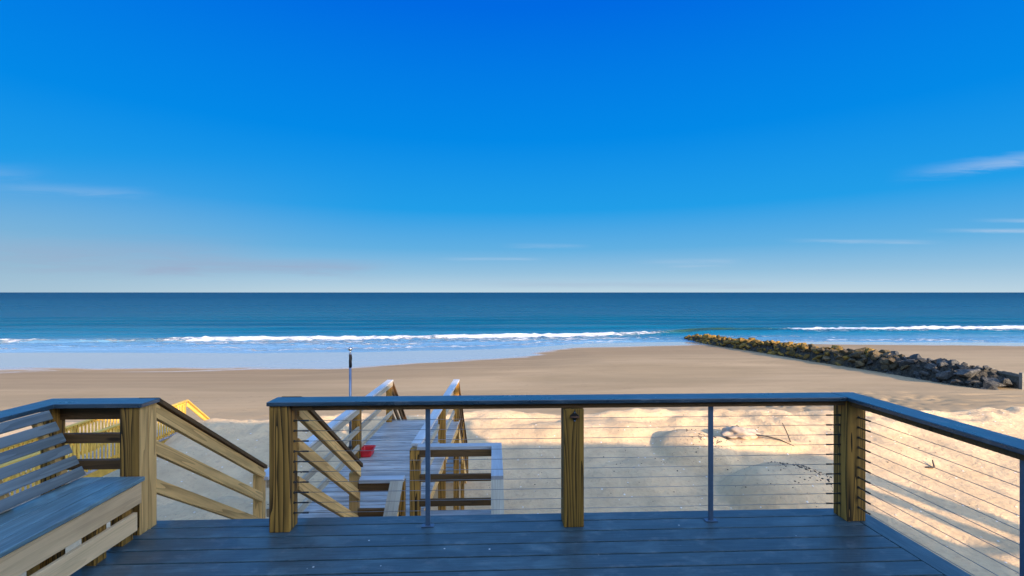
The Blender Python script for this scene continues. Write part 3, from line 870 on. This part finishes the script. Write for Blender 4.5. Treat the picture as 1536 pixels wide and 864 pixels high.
# old timber groyne at the landward end
gr = empty('timber_groyne', (36.3, 33, -4.9), 'old grey timber groyne wall with a stout post beside the landward rocks', 'groyne')
gz = tz(36.0, 31.5)
bm = bmesh.new(); rg = random.Random(5)
for i in range(17):
    a0 = i/17.
    xa, ya = 36.15+.65*a0, 31.2+3.8*a0
    f_ = bm_box(bm, xa-.04, xa+.04, ya, ya+.205, gz-.6, gz+.98+rg.uniform(-.05,.05))
bmesh.ops.recalc_face_normals(bm, faces=bm.faces)
from_bm('sheet_piling', bm, MAT['pile_boards'], gr)
board('cap_timber', (36.06, 31.15, gz+.90), (36.71, 35.0, gz+.90), .09, .16, MAT['grey_timber'], gr)
post('post', 36.0, 31.0, gz-.5, gz+1.15, .21, MAT['grey_timber'], gr)
post('post', 36.40, 33.3, gz-.5, gz+1.1, .18, MAT['grey_timber'], gr)

# ------------------------------------------------------------------ small things on the sand
def lump(name, x, y, rx, ry, rz, seed, mat, label, cat, sink=.3):
    bm = bmesh.new(); bmesh.ops.create_icosphere(bm, subdivisions=4, radius=1)
    r = random.Random(seed); offs = [Vector((r.uniform(-9,9),)*3) for _ in range(2)]
    from mathutils import noise as mn
    for v in bm.verts:
        p = v.co.copy()
        f = 1 + .42*mn.noise(p*1.5+offs[0]) + .20*mn.noise(p*3.1+offs[1])
        v.co = Vector((p.x*rx*f, p.y*ry*f, p.z*rz*f))
    o = from_bm(name, bm, mat, None, Matrix.Translation((x, y, tz(x,y)+rz*(1-sink)-.0)), True)
    return tag(o, label, cat)
lump('sandbag', 8.05, 15.25, .55, .36, .20, 9, MAT['bag'], 'pale lumpy sandbag half buried on the sunlit bank', 'sandbag', .55)
def stick(name, pts, r, label):
    o = tube(name, [(x, y, tz(x,y)+h) for x, y, h in pts], r, MAT['driftwood'], None, 7)
    return tag(o, label, 'driftwood')
stick('driftwood_stick', [(8.35,15.1,.16),(8.75,14.9,.10),(9.1,14.75,.05),(9.45,14.6,.0)], [.018,.02,.018,.01], 'long thin dark stick lying beside the pale sandbag')
stick('driftwood_stick', [(9.44,14.75,.02),(9.40,14.9,.28),(9.33,15.0,.5)], [.018,.016,.010], 'thin stick standing upright in the sand near the sandbag')
stick('driftwood_chip', [(8.25,15.95,.05),(8.36,16.0,.20),(8.52,15.95,.02)], [.05,.055,.03], 'short dark broken wood chunk behind the pale sandbag')
stick('driftwood_branch', [(12.5,13.3,.02),(12.66,13.25,.05),(12.80,13.32,.04),(12.92,13.5,.12)], [.012,.028,.026,.014], 'dark crooked branch lying alone on the smooth sunlit sand')
stick('driftwood_twig', [(-6.9,9.3,.03),(-6.75,9.35,.08),(-6.6,9.3,.05),(-6.5,9.4,.12)], [.012,.02,.016,.01], 'small twig lying on the shaded sand beside the deck stairs')

# grit washed out on the mounds
bm = bmesh.new(); r = random.Random(12)
def pebs(cx, cy, sx, sy, n, s0, s1, ang=0.):
    for _ in range(n):
        a, b = r.gauss(0, sx), r.gauss(0, sy)
        x = cx + a*math.cos(ang) - b*math.sin(ang); y = cy + a*math.sin(ang) + b*math.cos(ang)
        s = .75*(s0 + (s1-s0)*r.random()**3.5)
        m = Matrix.Translation((x, y, tz(x,y)+s*.25)) @ Matrix.Rotation(r.uniform(0,6), 4, 'Z') @ Matrix.Diagonal((s*r.uniform(.8,1.5), s, s*.7, 1))
        bmesh.ops.create_icosphere(bm, subdivisions=1, radius=1, matrix=m)
pebs(6.65, 14.4, .30, .30, 60, .012, .06, .6); pebs(6.4, 14.2, .6, .5, 60, .010, .035)
pebs(8.35, 12.3, .42, .12, 110, .012, .05, -.55); pebs(7.8, 12.0, .7, .5, 70, .010, .03)
pebs(8.7, 11.6, .25, .12, 60, .012, .04, -.7); pebs(7.0, 15.6, 1.2, .7, 60, .010, .03)
pebs(9, 14.5, 3, 2, 120, .010, .03); pebs(-5, 12, 3, 2, 90, .01, .03); pebs(1.5, 13, 2.5, 2, 100, .01, .028)
o = from_bm('pebbles', bm, MAT['pebble']); tag(o, 'dark pebbles and grit scattered over the sand mounds', 'pebbles', kind='stuff')

# ------------------------------------------------------------------ the house behind the deck (it throws the long shadow)
hs = empty('beach_house', (2, -7, -4.4), 'beach house behind the deck, whose long shadow covers the near sand', 'house')
HX0, HX1, HY0, HY1, EV = -17., 19.6, -11., -3.02, 3.1
boxobj('wall', (HX0, HX1, HY0, HY1, -4.9, EV), MAT['siding'], hs, 0)
def hip(x0, x1, y0, y1, ev, rz, run):
    bm = bmesh.new(); ym = (y0+y1)/2
    a = [bm.verts.new(p) for p in ((x0,y0,ev),(x1,y0,ev),(x1,y1,ev),(x0,y1,ev),(x0+run,ym,rz),(x1-run,ym,rz))]
    for f in ((0,1,5,4),(2,3,4,5),(1,2,5),(3,0,4),(3,2,1,0)): bm.faces.new([a[k] for k in f])
    bmesh.ops.recalc_face_normals(bm, faces=bm.faces)
    return from_bm('roof', bm, MAT['roofing'], hs)
hip(HX0-.3, 22.1, HY0-.3, HY1+.3, EV+.01, 5.3, 3.2)
# the upper storey over the left part
boxobj('wall', (HX0+1, 9.5, -9.2, -5.0, 3.3, 5.29), MAT['siding'], hs, 0)
hip(HX0+.7, 9.9, -9.5, -4.7, 5.30, 5.72, 1.2)
# cupola, added and shaped for the shade it casts beside the beach stairs
boxobj('wall', (11.5, 14.9, -8.0, -6.2, 3.6, 5.75), MAT['siding'], hs, 0)
hip(11.2, 15.2, -8.3, -5.9, 5.76, 6.55, 1.25)
# porch at the right end
for y in (HY1-.1, -7., HY0+.1): post('porch_post', 21.75, y, -4.9, EV, .44, MAT['trim'], hs)
for y in (HY1-.1, HY0+.1): post('porch_post', 20.75, y, -4.9, EV, .30, MAT['trim'], hs)  # second row added to cast more shade streaks on the sand
for z in (1.0, .1): board('porch_rail', (19.62, HY1-.1, z), (21.64, HY1-.1, z), .14, .12, MAT['trim'], hs)
boxobj('porch_floor', (19.61, 22., HY0, HY1, -.45, -.2), MAT['trim'], hs, 0)
for x in (-8, -1.5, 4, 9, 14):
    wn = boxobj('window', (x, x+1.8, HY1+.002, HY1+.06, -.0 if x == -1.5 else .2, 1.2), MAT['trim'], hs, .01)
    boxobj('pane', (x+.1, x+1.7, HY1+.061, HY1+.07, .1 if x == -1.5 else .3, 1.1), MAT['glass'], wn, 0)

# ------------------------------------------------------------------ sky, sun, camera
w = bpy.data.worlds.new('World'); C.world = w; w.use_nodes = True
t = NT(w.node_tree); bg = w.node_tree.nodes['Background']
sky = t.node('ShaderNodeTexSky', sky_type='NISHITA'); sky.sun_disc = False
sky.sun_elevation = SUN_EL; sky.sun_rotation = math.atan2(-math.sin(SUN_AZ), -math.cos(SUN_AZ))
sky.altitude = 0; sky.air_density = 1.0; sky.dust_density = 1.1; sky.ozone_density = 4.0
dirn = t.node('ShaderNodeTexCoord').outputs['Generated']
sp = t.node('ShaderNodeSeparateXYZ'); t.put(sp.inputs[0], dirn)
dx, dy, dz = sp.outputs
front = t.math('MAXIMUM', dy, .05)
p = t.math('DIVIDE', dx, front); q = t.math('DIVIDE', dz, front)
isf = t.remap(dy, .05, .25)
K = 1/(2**EXPOSURE*BGS)
def lin(r, g, b):
    f = lambda c: ((c/255+.055)/1.055)**2.4 if c > 10 else c/255/12.92
    return (f(r)*K, f(g)*K, f(b)*K, 1)
# clear deep-blue sea sky: colour by height above the horizon
qe = t.math('DIVIDE', dz, t.math('SQRT', t.math('MAXIMUM', t.math('SUBTRACT', 1., t.math('MULTIPLY', dz, dz)), .01)))
deepblue = t.ramp(qe, [(0, lin(190,213,226)), (.04, lin(150,194,223)), (.09, lin(98,176,226)), (.17, lin(34,158,232)), (.32, lin(3,137,231)), (.60, lin(0,106,226)), (1., lin(0,90,205))])
fsea = t.math('MULTIPLY', t.remap(dy, -.15, .35, 0, 1, True), t.remap(dz, .52, .66, 1, 0, True))
col = t.mix(fsea, sky.outputs[0], deepblue)
SKYCOL = col
def streak(p0, p1, q0, th, slope, amt, seed, col, col_c):
    pc = (p0+p1)/2
    cmb = t.node('ShaderNodeCombineXYZ'); t.put(cmb.inputs[0], t.math('MULTIPLY', p, 5.)); t.put(cmb.inputs[1], t.math('MULTIPLY', q, 60.)); cmb.inputs[2].default_value = seed
    nz_ = t.noise(cmb.outputs[0], 1., 8, .68, .5)
    qq = t.math('SUBTRACT', q, t.math('ADD', q0, t.math('MULTIPLY', t.math('SUBTRACT', p, pc), slope)))
    qq = t.math('ADD', qq, t.math('MULTIPLY', t.math('SUBTRACT', nz_, .5), th*1.6))
    g = t.remap(t.math('ABSOLUTE', qq), 0, th, 1, 0, True)
    e = t.math('MULTIPLY', t.remap(p, p0, p0+(p1-p0)*.45, 0, 1, True), t.remap(p, p1-(p1-p0)*.3, p1, 1, 0, True))
    m_ = t.math('MULTIPLY', t.math('MULTIPLY', g, e), t.remap(nz_, .3, .62, .25, 1.))
    return t.mix(t.math('MULTIPLY', t.math('MULTIPLY', m_, amt), isf), col, col_c)
WH = lin(205,216,234); GR = lin(158,167,196)
STREAKS = [(.60,1.00,.110,.007,-.01,.38,1.,WH), (.92,1.40,.135,.007,.0,.5,2.,WH), (1.02,1.40,.158,.007,.0,.32,3.,WH),
           (.84,1.50,.292,.024,.13,.40,4.,WH), (-1.5,-.86,.245,.026,-.02,.14,5.,WH), (-1.1,-.66,.208,.017,-.03,.14,6.,WH),
           (-.14,.12,.070,.005,.0,.28,7.,WH), (.28,.55,.066,.008,.02,.20,8.,WH), (.0,.22,.098,.007,-.01,.18,9.,WH), (.35,.52,.056,.005,.0,.18,13.,WH),
           (-.95,-.15,.052,.026,.0,.62,10.,GR), (-1.3,-.4,.08,.05,.0,.34,11.,GR), (-.2,.7,.016,.010,-.004,.26,12.,GR)]
hz = t.math('MULTIPLY', t.remap(p, -.15, -1.1, 0, 1, True), t.remap(q, .02, .30, 1, 0, True))
col = t.mix(t.math('MULTIPLY', hz, t.math('MULTIPLY', isf, .62)), col, lin(150,183,205))
for s_ in STREAKS:
    col = streak(*s_[:7], col, s_[7])
t.put(bg.inputs['Color'], col); bg.inputs['Strength'].default_value = BGS

sd = bpy.data.lights.new('sun', 'SUN'); sd.energy = 2.15; sd.angle = R(.4); sd.color = (1., .745, .455)
so = bpy.data.objects.new('sun', sd); COL.objects.link(so)
ld = Vector((math.sin(SUN_AZ)*math.cos(SUN_EL), math.cos(SUN_AZ)*math.cos(SUN_EL), -math.sin(SUN_EL)))
so.rotation_euler = ld.to_track_quat('-Z', 'Y').to_euler()

cd = bpy.data.cameras.new('camera'); cam = bpy.data.objects.new('camera', cd); COL.objects.link(cam)
cam.location = (0, 0, 1.6); cam.rotation_euler = (R(90), 0, R(-2.25))
cd.sensor_width = 36; cd.lens = 713/1536*36; cd.shift_y = 6.5/1536
cd.clip_start = .05; cd.clip_end = 100000
C.camera = cam
C.view_settings.view_transform = 'Standard'; C.view_settings.look = 'None'
C.view_settings.exposure = EXPOSURE; C.view_settings.gamma = 1
C.view_settings.use_curve_mapping = False
C.cycles.max_bounces = 6; C.cycles.use_denoising = True
